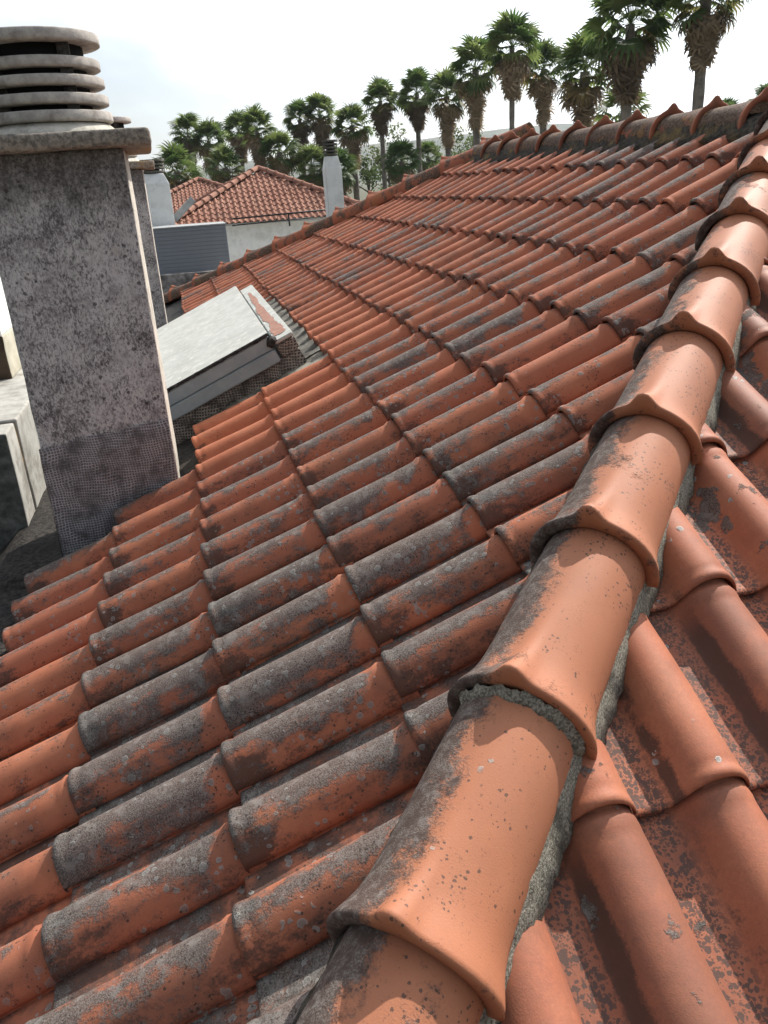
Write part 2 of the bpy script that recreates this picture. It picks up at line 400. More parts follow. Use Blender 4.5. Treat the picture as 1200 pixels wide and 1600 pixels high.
def prof_tile():
    return [(-.026, .016), (-.018, .007), (-.008, .001), (.004, 0), (.03, -.001), (.052, .0), (.064, .004), (.076, .015), (.088, .033),
            (.100, .051), (.114, .065), (.130, .0725), (.147, .075), (.164, .073), (.180, .066), (.194, .054), (.206, .039), (.214, .025), (.219, .014)]
def tile_mesh(name, seed, length=.44, hi=True):
    P = prof_tile()
    if not hi: P = P[::2]
    vs = [0, .005, .011, .018, .027, .036, .05, .12, .2, .28, .35, .368, .382, .394, .405, length] if hi else [0, .02, .2, .38, length]
    bm = bmesh.new(); uvl = bm.loops.layers.uv.new('tile')
    rows = []
    rn = random.Random(seed); w1, w2 = rn.uniform(-1, 1), rn.uniform(-1, 1)
    def z_at(u, z, v):
        roll = max(0, min(1, (z-.004)/.06))
        e = .0028*math.exp(-((v-.010)/.009)**2)*(.25+.75*roll)-.0022*math.exp(-((v-.027)/.006)**2)*roll
        c = .007*math.exp(-((v-.384)/.011)**2)*roll
        warp = .0016*math.sin(v*9+w1*3)+.0012*w2*math.sin(u*30)
        tap = 1-.05*v/.44
        return z*tap+e+c+warp
    def uj(u, v):
        return u+.0012*math.sin(v*22+seed)
    # front lip, bottom first
    rows.append([(uj(u, 0), .003, z_at(u, z, 0)-.013) for u, z in P])
    rows.append([(uj(u, 0), -.001, z_at(u, z, 0)-.008) for u, z in P])
    rows.append([(uj(u, 0), -.0005, z_at(u, z, 0)-.003) for u, z in P])
    for v in vs[1:] if hi else vs[1:]:
        rows.append([(uj(u, v), v if v > .006 else .003, z_at(u, z, v)) for u, z in P])
    V_ = [[bm.verts.new(p) for p in r] for r in rows]
    def face(q):
        f = bm.faces.new(q)
        for l in f.loops: l[uvl].uv = (l.vert.co.x, l.vert.co.y)
    for a, b in zip(V_, V_[1:]):
        for i in range(len(a)-1): face((a[i], a[i+1], b[i+1], b[i]))
    # thick overlapping right edge and underside
    n = len(P)-1
    low = [bm.verts.new((r[n].co.x-.004, r[n].co.y, r[n].co.z-.009)) for r in V_]
    for k in range(len(V_)-1): face((V_[k][n], low[k], low[k+1], V_[k+1][n]))
    under = [[bm.verts.new((vv.co.x+(-.004 if i > 12 else .003 if 6 < i else 0), vv.co.y, vv.co.z-.013)) for i, vv in enumerate(V_[k])] for k in (1, len(V_)-1)]
    for i in range(n): face((under[0][i+1], under[0][i], under[1][i], under[1][i+1]))
    bmesh.ops.remove_doubles(bm, verts=bm.verts[:], dist=1e-5)
    me = bpy.data.meshes.new(name); bm.normal_update(); bm.to_mesh(me); bm.free()
    for p in me.polygons: p.use_smooth = True
    return me
TILE = [tile_mesh('roof_tile', s) for s in range(5)]

roof = thing('tiled_roof', 'old hipped roof of orange clay tiles blotched with grey lichen', 'roof')

# hips and ridge (line of the knob tops)
HA, HS, HL = rad(43.59), rad(16.5), .43985
H0 = V((.13318, .75121, -.8795))
HD = V((math.cos(HS)*math.sin(HA), math.cos(HS)*math.cos(HA), math.sin(HS)))
HR = HD.cross(V((0, 0, 1))).normalized(); HU = HR.cross(HD)
G0 = V((2.865, 3.80, .300)); GL = .405
K0 = V((2.557, 8.0854, .1646)); KA, KS = rad(46.68), rad(18.09)
KD = V((-math.cos(KS)*math.sin(KA), math.cos(KS)*math.cos(KA), -math.sin(KS)))     # downhill

def basis(o, x, y, z):
    return Matrix(((x.x, y.x, z.x, o.x), (x.y, y.y, z.y, o.y), (x.z, y.z, z.z, o.z), (0, 0, 0, 1)))
def cut(me, M, planes):
    """a copy of a tile with what lies beyond the given planes (point, normal) sawn off"""
    bm = bmesh.new(); bm.from_mesh(me); bm.transform(M)
    for p, nrm in planes:
        bmesh.ops.bisect_plane(bm, geom=bm.verts[:]+bm.edges[:]+bm.faces[:], plane_co=p, plane_no=nrm, clear_outer=True, dist=1e-5)
    if not bm.faces: bm.free(); return None
    bm.transform(M.inverted())
    c = bpy.data.meshes.new('cut_tile'); bm.to_mesh(c); bm.free()
    for p in c.polygons: p.use_smooth = True
    return c
placed = []           # (distance, object)
def put_tile(M, mat, planes, lich, tone, stain, i=0):
    me = random.choice(TILE)
    # does it reach a cut?
    cs = [M @ V((x, y, .03)) for x in (-.03, .22) for y in (0, .44)]
    need = []
    for p, nrm in planes:
        d = [(c-p).dot(nrm) for c in cs]
        if min(d) > 0: return None
        if max(d) > 0: need.append((p, nrm))
    if need:
        me = cut(me, M, need)
        if me is None: return None
    o = bpy.data.objects.new('roof_tile', me); COL.objects.link(o); o.parent = roof; o.matrix_local = M
    if not me.materials: me.materials.append(None)
    o.material_slots[0].link = 'OBJECT'; o.material_slots[0].material = mat
    o['lichen'] = lich; o['tone'] = tone; o['stain'] = stain
    placed.append(((M.translation).length, o))
    return o
def flat(v): return V((v.x, v.y, 0)).normalized()
hipL = (H0+HR*-.02, HR)                       # main slope lies left of the hip
hipR = (H0+HR*.02, -HR)
K_r = V((KD.y, -KD.x, 0)).normalized()        # right of the far hip looking down it (outside)
hipK = (K0+K_r*.0, K_r)
ridgeA = (V((2.865-.06, 0, 0)), V((1, 0, 0)))

def skip(i, j):
    y = Y0+j*PITCH
    if i == 1 and j >= 11: return True                     # chimney and gutter
    if i == 2 and j >= 12: return True
    if i in (3, 4) and 15 <= j <= 25: return True           # roof hatch
    if i == 3 and 15 <= j <= 32: return True
    return False
mainrows = 0
for i in range(1, 12):
    a = V((AX[i], 0, AZ[i]))
    b = V((AX[i+1], 0, AZ[i+1])) if i < 11 else a+V((.365, 0, .165))
    up0 = (b-a).normalized(); n0 = V((-up0.z, 0, up0.x))
    ups = (b-n0*.019-a).normalized(); nn = V((-ups.z, 0, ups.x)); gauge = (b-a).length
    for j in range(-9, 46):
        if skip(i, j): continue
        y = Y0+j*PITCH
        X = V((0, -1, 0))
        tilt = random.gauss(0, .009); dz = random.gauss(0, .0024)
        q = Matrix.Rotation(tilt, 3, nn)
        Xr, Ur = q @ X, q @ ups
        o = V((a.x, y, a.z))-Xr*CROWN_U-nn*(CROWN_H+.0022-dz)+Ur*random.gauss(0, .0055)
        M = basis(o, Xr, Ur, nn) @ Matrix.Diagonal((1, gauge/.40, 1, 1))
        near = max(0, min(1, (5.0-(y+.9*i*.36))/4.2))
        zone = mnoise.noise(V((AX[i]*.8, y*.75, 2)))
        newer = 1 if (i in (3, 4) and 11 <= j <= 15) or (i == 5 and 14 <= j <= 19) else 0
        far = max(0, min(1, (y-4.5)/3))
        lich = .55+.34*near+.28*zone+random.uniform(-.22, .20)
        lich = lich-.20*far
        if newer: lich = .06+.1*random.random()
        if i == 1 and j < 9: lich = min(lich, .36)
        stain = .36+.25*near+random.uniform(-.22, .22)-(.3 if newer else 0)
        tone = random.random() if not newer else .15
        put_tile(M, CLAY_A, [hipL, hipK, ridgeA]+([(V((0, 3.492, 0)), V((0, 1, 0)))] if i == 2 and j == 11 else []), max(0, min(1, lich)), tone, max(0, min(1, stain)), i)
NA = len(placed)
# the slope on the right of the hip
BO = V((.544, .929, -.960)); BS = rad(23.6); BG, BP = .402, .218
ups_b = V((0, math.cos(BS), math.sin(BS)))
for n in range(-3, 8):
    for m_ in range(-6, 15):
        b0 = BO+V((BP*m_, 0, 0))+ups_b*BG*n
        nb = V((0, -ups_b.z, ups_b.y))
        ups = (ups_b*BG-nb*.021).normalized(); nn = V((0, -ups.z, ups.y))
        q = Matrix.Rotation(random.gauss(0, .005), 3, nn)
        Xr, Ur = q @ V((1, 0, 0)), q @ ups
        o = b0-Xr*CROWN_U-nn*(CROWN_H+.0022)
        put_tile(basis(o, Xr, Ur, nn), CLAY_B, [hipR], random.choice((.2, .35, .5, .66, .76)), random.random()*.6, random.choice((.1, .25, .4, .55, .85)))

# hip and ridge tiles
def hip_mesh(name, seed, length=.47):
    bm = bmesh.new(); uvl = bm.loops.layers.uv.new('tile')
    vs = [0, .004, .012, .024, .04, .06, .085, .115, .15, .2, .26, .32, .38, .43, length]
    ths = [-100, -92, -82, -72, -62, -52, -42, -34, -27, -21, -16, -12, -8, -4, 0, 4, 8, 12, 16, 21, 27, 34, 42, 52, 62, 72, 82, 92, 100]
    def pt(v, th, dr=0, kk=1):
        R = .110-.006*v/.44+.024*math.exp(-(v/.048)**1.6)
        kn = .029*math.exp(-(v/.085)**1.25)*math.exp(-(abs(th)/9.5)**2.4)+.004*math.exp(-(v/.17)**2)*math.exp(-(th/20)**2)
        R += kn*kk+dr+.0012*mnoise.noise(V((th*.04, v*9, seed)))
        t = rad(th); k = 1.05
        return (R*math.sin(t)*k, v, R*math.cos(t)-.167)
    rows = [[(pt(0, t, dr, kk)[0], yy, pt(0, t, dr, kk)[2]) for t in ths] for dr, yy, kk in ((-.031, .10, 0), (-.032, .012, 0), (-.026, .001, .05), (-.013, -.002, .5), (-.004, -.0005, .92))]
    for v in vs[1:]: rows.append([pt(v, t) for t in ths])
    V_ = [[bm.verts.new(p) for p in r] for r in rows]
    for a, b in zip(V_, V_[1:]):
        for i in range(len(a)-1):
            f = bm.faces.new((a[i], a[i+1], b[i+1], b[i]))
            for l in f.loops: l[uvl].uv = (l.vert.co.x, l.vert.co.y)
    for s_ in (0, len(ths)-1):       # thickness along the foot
        low = [bm.verts.new((r[s_].co.x*.86, r[s_].co.y, r[s_].co.z-.001)) for r in V_]
        for k in range(len(V_)-1): bm.faces.new((V_[k][s_], low[k], low[k+1], V_[k+1][s_]))
    bmesh.ops.recalc_face_normals(bm, faces=bm.faces[:])
    me = bpy.data.meshes.new(name); bm.to_mesh(me); bm.free()
    for p in me.polygons: p.use_smooth = True
    return me
HIP = [hip_mesh('hip_tile', s) for s in range(4)]
def line_tile(name, o, along, mat, lich, tone, stain, wob=.006):
    side = along.cross(V((0, 0, 1))).normalized(); upv = side.cross(along)
    q = Matrix.Rotation(random.gauss(0, wob), 3, upv) @ Matrix.Rotation(random.gauss(0, wob), 3, along)
    ob = bpy.data.objects.new(name, random.choice(HIP)); COL.objects.link(ob); ob.parent = roof
    ob.matrix_local = basis(o, q @ side, q @ along, q @ upv)
    if not ob.data.materials: ob.data.materials.append(None)
    ob.material_slots[0].link = 'OBJECT'; ob.material_slots[0].material = mat
    ob['lichen'] = lich; ob['tone'] = tone; ob['stain'] = stain
    return ob
for n in range(-3, 10):
    line_tile('hip_tile', H0+HD*HL*n, HD, CLAY_H, random.uniform(.22, .68), random.random()*.8, .25)
for n in range(0, 10):
    line_tile('ridge_tile', G0+V((0, GL*n, 0)), V((0, 1, 0)), CLAY_R, .5, random.random(), random.uniform(.5, .9), .014)
for n in range(-1, 15):
    line_tile('hip_tile', K0+KD*.44*n, -KD, CLAY_R, .4, random.random(), random.choice((.1, .3, .5, .75)), .014)
HZ = V((0, 0, 1))
HSd = HD.cross(HZ).normalized(); HUp = HSd.cross(HD)
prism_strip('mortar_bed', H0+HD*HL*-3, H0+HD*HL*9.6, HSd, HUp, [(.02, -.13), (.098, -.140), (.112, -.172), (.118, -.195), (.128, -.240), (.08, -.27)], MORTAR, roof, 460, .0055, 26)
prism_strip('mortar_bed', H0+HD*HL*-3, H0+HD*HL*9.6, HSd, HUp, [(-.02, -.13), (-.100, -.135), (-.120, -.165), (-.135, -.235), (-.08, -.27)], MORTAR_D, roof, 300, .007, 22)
RS = V((1, 0, 0)); 
prism_strip('mortar_bed', G0+V((0, -.15, 0)), G0+V((0, GL*10+.05, 0)), RS, HZ, [(0, -.11), (-.108, -.145), (-.130, -.185), (-.185, -.230), (-.10, -.30)], MORTAR_D, roof, 200, .014, 16)
ksd = (-KD).cross(HZ).normalized(); kup = ksd.cross(-KD)
prism_strip('mortar_bed', K0+KD*.44*14, K0-KD*.5, ksd, kup, [(0, -.11), (-.108, -.15), (-.135, -.195), (-.18, -.250), (-.08, -.32)], MORTAR_D, roof, 200, .013, 16)
# mortar squeezed out under one lip of the near hip
bm = bmesh.new(); rows = []
for k in range(60):
    th = rad(-60+155*k/59)
    row = []
    for (dr, dv) in ((-.012, -.004), (-.020, -.016), (-.032, -.024), (-.045, -.006)):
        R = .128+dr+.007*mnoise.noise(V((k*.23, dr*40, 1)))+.003*mnoise.noise(V((k*1.3, dr*50, 4)))
        p = H0+HD*(HL*1+dv+.013*mnoise.noise(V((k*.19, 0, 0)))+.004*mnoise.noise(V((k*.9, dr*30, 0))))+HSd*(R*1.05*math.sin(th))+HUp*(R*math.cos(th)-.165)
        row.append(bm.verts.new(p))
    rows.append(row)
for a, b in zip(rows, rows[1:]):
    for i in range(3): bm.faces.new((a[i], a[i+1], b[i+1], b[i]))
bmesh.ops.recalc_face_normals(bm, faces=bm.faces[:])
finish(bm, 'mortar_bed', MORTAR, roof, True)

# boards under the tiles, eaves wall and gutter
bm = bmesh.new()
def poly(bm, pts, mat=0):
    f = bm.faces.new([bm.verts.new(p) for p in pts]); f.material_index = mat; return f
off = -.150
ex, ez = -.80, -1.405
for a in range(1, 11):
    x0, z0, x1, z1 = AX[a], AZ[a]+off, AX[a+1], AZ[a+1]+off
    def yh(x): return H0.y+(x-H0.x)/math.tan(HA)
    def yk(x): return K0.y-(x-K0.x)/math.tan(KA)
    poly(bm, [(x0, yh(x0), z0), (x1, yh(x1), z1), (x1, yk(x1), z1), (x0, yk(x0), z0)])
def zb(y): return BO.z+off+(y-BO.y)*math.tan(BS)
ya = -.35
xa = H0.x+(ya-H0.y)*math.tan(HA)
yt = yh(2.846)
poly(bm, [(xa, ya, zb(ya)), (6.5, ya, zb(ya)), (6.5, yt, zb(yt)), (2.846, yt, zb(yt))])
finish(bm, 'roof_deck', DECK, roof)
bm = bmesh.new()
box(bm, (-1.75, -.25, GROUND_Z), (3.0, 11.2, -1.64))
finish(bm, 'wall', WHITEWALL, roof)
# gutter floor lined with torn mesh felt
bm = bmesh.new(); n1, n2 = 26, 120
rows = []
for k in range(n2+1):
    y = -.3+11.5*k/n2; row = []
    for i in range(n1+1):
        x = -1.7+1.65*i/n1
        if y < 3.4: x = -1.7+.96*i/n1
        z = -1.52+max(0, x+.78)*.42-max(0, -.99-x)*.9
        z += .010*mnoise.noise(V((x*9, y*5, 0)))+.006*mnoise.noise(V((x*30, y*14, 2)))
        row.append(bm.verts.new((x, y, z)))
    rows.append(row)
for a, b in zip(rows, rows[1:]):
    for i in range(n1): bm.faces.new((a[i], a[i+1], b[i+1], b[i]))
finish(bm, 'gutter_lining', rough_mat('tarred_gutter_felt', (.012, .011, .010), (.060, .052, .045), 40, 9, .75, .9, 70, .012, (.02, .019, .018), 6), roof, True)
# felt and mortar apron between chimney, hatch and tiles
def sheet(name, xs, ys, zf, mat, parent, n=(30, 30), amp=.006):
    bm = bmesh.new(); rows = []
    for k in range(n[1]+1):
        y = ys[0]+(ys[1]-ys[0])*k/n[1]; row = []
        for i in range(n[0]+1):
            x = xs[0]+(xs[1]-xs[0])*i/n[0]
            row.append(bm.verts.new((x, y, zf(x)+amp*mnoise.noise(V((x*12, y*12, 0)))+amp*.5*mnoise.noise(V((x*40, y*40, 0))))))
        rows.append(row)
    for a, b in zip(rows, rows[1:]):
        for i in range(n[0]): bm.faces.new((a[i], a[i+1], b[i+1], b[i]))
    return finish(bm, name, mat, parent, True)
pan = lambda x: -1.076+.425*x-.062
sheet('apron', (-.06, .72), (4.05, 4.40), lambda x: pan(x)+.005, rough_mat('stained_apron', (.07, .065, .055), (.30, .28, .23), 9, 8, .95, .5, 60, .006, (.06, .055, .05), 5), roof)
sheet('apron', (.48, .72), (4.38, 7.0), lambda x: pan(x)+.012, rough_mat('grey_apron', (.09, .085, .072), (.22, .21, .18), 9, 8, .95, .5, 60, .006, (.06, .055, .05), 5), roof)

# the farthest tiles beyond the first three hundred become one mass
bpy.context.view_layer.update()
def seen_px(o):
    p = o.matrix_local.translation
    d = p-V((0, 0, 0)); z = d.dot(cf)
    if z < .2: return -1
    x = 600+1257.6*d.dot(cr)/z; y = 800-1257.6*d.dot(cu)/z
    if -150 < x < 1350 and 100 < y < 1800: return 1/z
    return -1
rank = sorted([o for _, o in placed], key=lambda o: -seen_px(o))
rest = rank[300:]
print('tiles', len(placed), NA, 'single', len(rank[:300]), 'visible', sum(seen_px(o) > 0 for o in rank))
groups = [(mt, [o for o in rest if o.material_slots[0].material == mt]) for mt in (CLAY_A, CLAY_B)]
for mat, grp in groups:
    bm = bmesh.new(); uvl = None
    for o in grp:
        b2 = bmesh.new(); b2.from_mesh(o.data); b2.transform(o.matrix_local)
        t = bpy.data.meshes.new('t'); b2.to_mesh(t); b2.free(); bm.from_mesh(t); bpy.data.meshes.remove(t)
    for o in grp: bpy.data.objects.remove(o)
    if bm.faces:
        o = finish(bm, 'roof_tiles', mat, roof, True); o['kind'] = 'stuff'; o['lichen'] = .36; o['stain'] = .4; o['tone'] = .5

# ================================================================== CHIMNEYS
def ring_stack(parent, c, z0, spec, mat, core_r, core_top, seg=56):
    for k, (za, zb_, r) in enumerate(spec):
        bm = bmesh.new(); e = .010
        rr = r-.07 if k < len(spec)-1 else .02
        prof = [(rr, za), (r-.010, za), (r-.001, za+.004), (r, za+.010), (r-.001, zb_-.007), (r-.006, zb_-.002), (r-.03, zb_), (rr, zb_)]
        capped(bm, prof, seg, (0, 0, 0), .006)
        bm2 = finish(bm, 'cowl_disc' if k == len(spec)-1 else 'cowl_ring', mat, parent, True, c)
    bm = bmesh.new()
    capped(bm, [(core_r, z0), (core_r, core_top)], 24)
    finish(bm, 'flue', SOOT, parent, True, c)
    for k in range(4):
        a = rad(-142+90*k); bm = bmesh.new()
        rc = core_r+.006
        box(bm, (rc*math.cos(a)-.022, rc*math.sin(a)-.022, z0), (rc*math.cos(a)+.022, rc*math.sin(a)+.022, core_top))
        finish(bm, 'cowl_post', SOOTC, parent, False, c)

def big_chimney(label, cx, cy, base, top, w, spec_dz=0, flashing=True):
    ch = thing('chimney', label, 'chimney', (cx, cy, base), 'grey chimneys standing in the roof gutter')
    hgt = top-base; h = w/2; ch.rotation_euler.z = rad(1.1)
    rough_box('shaft', (-h, -h, 0), (h, h, hgt), [PLASTER, LIMEWASH], ch, 14, .003, .014, lambda f: 1 if f.normal.x > .35 else 0)  # +X face: pale plaster, with sunlit whiteness put into its colour
    rough_box('cap_slab', (-h-.11, -h-.10, hgt-.002), (h+.105, h+.10, hgt+.058), LICHENSLAB, ch, 10, .006, .014)
    bm = bmesh.new()
    lathe(bm, [(.262, .056), (.252, .075), (.225, .098), (.19, .108), (.10, .110)], 56, (0, 0, hgt), 0, .015)
    finish(bm, 'collar', LIMEWASH, ch, True)
    z = hgt+.115
    z -= .012
    spec = [(z, z+.047, .243), (z+.0765, z+.1205, .238), (z+.155, z+.198, .233), (z+.231, z+.275, .228), (z+.336, z+.385, .240)]
    spec = [(a_, b_, r_) for a_, b_, r_ in spec]
    ring_stack(ch, (0, 0, 0), hgt+.06, [(z+(a_-z)*.80, z+(b_-z)*.80+.004, r_) for a_, b_, r_ in spec], CONCRETE_L, .172, z+.29)
    return ch
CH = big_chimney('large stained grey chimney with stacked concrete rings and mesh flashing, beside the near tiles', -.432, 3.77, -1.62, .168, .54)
# felt flashing round its foot, top edge uneven
bm = bmesh.new(); n = 70
def flash_wall(bm, p0, p1, zt0, zt1, zb0, zb1, nrm, n=70):
    cols = []
    for k in range(n+1):
        t = k/n; p = V(p0).lerp(V(p1), t)
        zt = zt0+(zt1-zt0)*t+.018*mnoise.noise(V((t*9, 3, 0)))+.008*mnoise.noise(V((t*40, 3, 0))); zb_ = zb0+(zb1-zb0)*t
        col = []
        for i in range(15):
            s_ = i/14; q = V((p.x, p.y, zb_+(zt-zb_)*s_))
            q += V(nrm)*(.010+.0035*mnoise.noise(q*11)+.002*mnoise.noise(q*45)+(.012*(1-s_)**6)-(.006 if i == 14 else 0))
            col.append(bm.verts.new(q))
        cols.append(col)
    for a, b in zip(cols, cols[1:]):
        for i in range(14): bm.faces.new((a[i], b[i], b[i+1], a[i+1]))
flash_wall(bm, (-.275, -.270, 0), (.265, -.270, 0), .655, .72, 0, .2, (0, -1, 0))
finish(bm, 'flashing', FELT, CH, True)
bm = bmesh.new()
flash_wall(bm, (-.268, .27, 0), (-.268, -.275, 0), .62, .655, 0, 0, (-1, 0, 0), 30)
finish(bm, 'flashing', FELT, CH, True)
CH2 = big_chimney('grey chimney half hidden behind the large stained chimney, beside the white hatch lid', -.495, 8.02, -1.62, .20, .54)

DARKRING = rough_mat('mossy_dark_concrete', (.055, .050, .040), (.15, .14, .12), 20, 7, .93, .5, 60, .006, (.10, .10, .04), 6)
def slim_chimney(label, x, y, z0, z1, w, group, rings=5, step=.085):
    ch = thing('chimney', label, 'chimney', (x, y, z0), group)
    h = w/2; H = z1-z0
    bm = bmesh.new()
    prof = [(h, 0), (h, H-.34), (h*.99, H-.30), (h*.74, H-.02), (h*.70, H)]
    rg = []
    for (r, z) in prof: rg.append([bm.verts.new((sx*r, sy*r, z)) for sx, sy in ((-1, -1), (1, -1), (1, 1), (-1, 1))])
    for a, b in zip(rg, rg[1:]):
        for i in range(4): bm.faces.new((a[i], a[(i+1) % 4], b[(i+1) % 4], b[i]))
    bm.faces.new(rg[-1])
    bmesh.ops.bevel(bm, geom=[e for e in bm.edges if abs((e.verts[0].co-e.verts[1].co).z) > .01], offset=.03, segments=2, affect='EDGES')
    finish(bm, 'shaft', WHITEWALL, ch)
    sp = []
    for k in range(rings):
        za = H+.02+k*step; sp.append((za, za+step*.62, h*.86+(.02 if k == rings-1 else 0)))
    ring_stack(ch, (0, 0, 0), H-.01, sp, DARKRING, h*.5, sp[-1][0]+.01, 24)
    return ch
slim_chimney('slim white chimney with dark rings rising before the neighbouring tiled hip roof', 4.40, 24.0, -3.1, .645, .47, 'slim white chimneys of the neighbouring houses')
slim_chimney('broad white chimney with mossy dark rings peeping out behind the grey chimneys', -.57, 30.4, GROUND_Z, .60, 1.02, 'slim white chimneys of the neighbouring houses', 4, .115)

# ================================================================== ROOF HATCH
ha = thing('roof_hatch', 'roof hatch with weathered white lid and blue grey metal frame', 'hatch', (.1, 4.31, pan(.1)))
hs = math.atan(.425); hx = V((math.cos(hs), 0, math.sin(hs))); hn = V((-math.sin(hs), 0, math.cos(hs)))
def hbox(name, x0, x1, y0, y1, h0, h1, mat, cuts=6, amp=.002, bev=.006):
    """box in the slope: x along the slope, h above the pans"""
    bm = bmesh.new(); box(bm, (x0, y0, h0), (x1, y1, h1))
    bmesh.ops.bevel(bm, geom=bm.edges[:], offset=bev, segments=2, affect='EDGES')
    bmesh.ops.subdivide_edges(bm, edges=[e for e in bm.edges if e.calc_length() > .08], cuts=cuts, use_grid_fill=True)
    for v in bm.verts:
        c = v.co.copy()
        c += V((mnoise.noise(c*8), mnoise.noise(c*8+V((5, 0, 0))), mnoise.noise(c*8+V((0, 5, 0)))))*amp
        v.co = V((0, 0, pan(0)))+hx*c.x+hn*c.z+V((0, c.y, 0))-V(ha.location)
    o = finish(bm, name, mat, ha)
    return o
c_ = 1/math.cos(hs)
hbox('curb', -.25, .625, 4.325, 6.70, -.12, .090, FELT2, 10, .006, .01)
hbox('frame', -.24, .505, 4.300, 6.66, .080, .150, STEEL)
hbox('frame', -.235, .508, 4.313, 6.68, .152, .226, STEEL)
hbox('lid', -.24, .514, 4.309, 6.70, .226, .240, LIDPAINT, 10, .0025, .005)
hbox('curb', .520, .628, 4.318, 6.70, .085, .166, FELT2, 10, .004, .01)
hbox('fascia', .522, .632, 4.306, 6.72, .168, .187, LIDPAINT, 8, .002, .006)
# patch of peeled paint on the fascia, thin and ragged
bm = bmesh.new(); n = 90; L_, R_ = [], []
for k in range(n+1):
    t = k/n; y = 4.40+1.95*t
    wv = .5+.5*math.sin(math.pi*min(1, t*1.05))
    cx = .577-.006*math.sin(t*5)+(.004 if t < .3 else -.012*t)
    wl_ = (.034*(1-t)**.6+.012)*(.75+.5*mnoise.noise(V((t*7, 0, 0)))+.25*mnoise.noise(V((t*30, 0, 0))))
    wr_ = (.030*(1-t)**.6+.010)*(.75+.5*mnoise.noise(V((t*7, 4, 0)))+.25*mnoise.noise(V((t*30, 4, 0))))
    if k in (0, n): wl_ = wr_ = .004
    for arr, xx in ((L_, cx-wl_), (R_, cx+wr_)):
        p = V((0, 0, pan(0)))+hx*xx+hn*.1895+V((0, y, 0))-V(ha.location); arr.append(bm.verts.new(p))
for k in range(n): bm.faces.new((L_[k], R_[k], R_[k+1], L_[k+1]))
finish(bm, 'peeled_patch', PEEL, ha)
# black sealant along the lid edge, and a lump at its corner
bm = bmesh.new(); n = 150; a_ = []
for k in range(n+1):
    t = k/n; x = -.235+.748*t
    drop = -.001+.012*max(0, mnoise.noise(V((t*14, 1, 0))))+.007*max(0, mnoise.noise(V((t*47, 1, 0))))
    top_ = .003+.006*max(0, mnoise.noise(V((t*20, 8, 0))))
    row = []
    for (yy, h_) in ((4.3085+.012*top_/.006, .2425), (4.3055, .238), (4.3045, .230), (4.3075, .226-drop)):
        row.append(bm.verts.new(V((0, 0, pan(0)))+hx*x+hn*h_+V((0, yy, 0))-V(ha.location)))
    a_.append(row)
for p, q in zip(a_, a_[1:]):
    for i in range(3): bm.faces.new((p[i], q[i], q[i+1], p[i+1]))
finish(bm, 'sealant', TAR, ha, True)
bm = bmesh.new(); bmesh.ops.create_icosphere(bm, subdivisions=3, radius=1)
for v in bm.verts:
    c = v.co.copy(); k = 1+.5*mnoise.noise(c*2.2)+.25*mnoise.noise(c*6)
    v.co = V((0, 0, pan(0)))+hx*(.508+c.x*.030*k)+hn*(.190+c.z*.028*k)+V((0, 4.318+c.y*.03*k, 0))-V(ha.location)
finish(bm, 'sealant', TAR, ha, True)

# ================================================================== PARAPET, LEFT
pw = thing('parapet_wall', 'low whitewashed parapet of two blocks along the dark gutter', 'wall', (-1.15, 4.1, -1.6))
PARAP = rough_mat('dirty_parapet_render', (.40, .39, .355), (.29, .28, .25), 8, 8, .92, .4, 70, .006, (.20, .185, .16), 4)
SHADED_END = rough_mat('shaded_end_render', (.055, .058, .055), (.15, .155, .145), 7, 8, .92, .4, 70, .006, (.03, .03, .03), 4)  # parapet render darkened for the end facing away from the sun, shade in its colour
rough_box('block', (-.52, .0, -.55), (.195, .225, .565), [PARAP, SHADED_END], pw, 8, .005, .012, lambda f: 1 if f.normal.y < -.6 else 0)
rough_box('block', (-.52, .26, -.05), (.200, 5.0, .57), PARAP, pw, 14, .005, .012)
rough_box('joint', (-.51, .20, -.05), (.188, .28, .555), MORTAR_D, pw, 4, .006, .006)
pl = thing('pillar', 'tall white pillar standing on the parapet behind the large chimney', 'pillar', (-1.30, 5.75, -1.03))
WPIL = rough_mat('bright_limewash', (.82, .82, .79), (.76, .75, .71), 5, 6, .9, .3, 60, .005)
DIRTY = rough_mat('soiled_limewash', (.50, .47, .38), (.40, .37, .29), 9, 8, .9, .4, 60, .006, (.30, .27, .2), 4)
rough_box('foot', (-.25, -.3, 0), (.15, .6, .27), [DIRTY, rough_mat('dark_brown_render', (.045, .032, .022), (.09, .065, .045), 7)], pl, 6, .004, .01, lambda f: 1 if f.normal.y < -.6 else 0)  # front of the foot is dark brown, other sides soiled limewash
rough_box('shaft', (-.25, -.297, .268), (.147, .6, 1.5), WPIL, pl, 8, .003, .01)

# ================================================================== NEIGHBOURS
# low flat roof beyond the far hip
lf = thing('flat_roof_building', 'low flat roofed building with weathered parapet beyond the far hip', 'building', (1.5, 20, GROUND_Z))
bm = bmesh.new(); box(bm, (-7.5, -7.0, 0), (6.5, 7.2, 3.9)); finish(bm, 'wall', WHITEWALL, lf)
bm = bmesh.new(); box(bm, (-7.6, -7.1, 3.902), (6.6, 7.3, 4.0)); finish(bm, 'roof', rough_mat('old_roof_felt', (.06, .055, .05), (.17, .15, .135), 1.2, 8, .95, .6, 12, .03), lf)
rough_box('kerb', (-7.6, 7.0, 4.004), (0.2, 7.3, 4.62), rough_mat('stained_kerb', (.10, .09, .085), (.36, .33, .31), 2.5, 8, .95, .6, 12, .03), lf, 14, .03, .02)

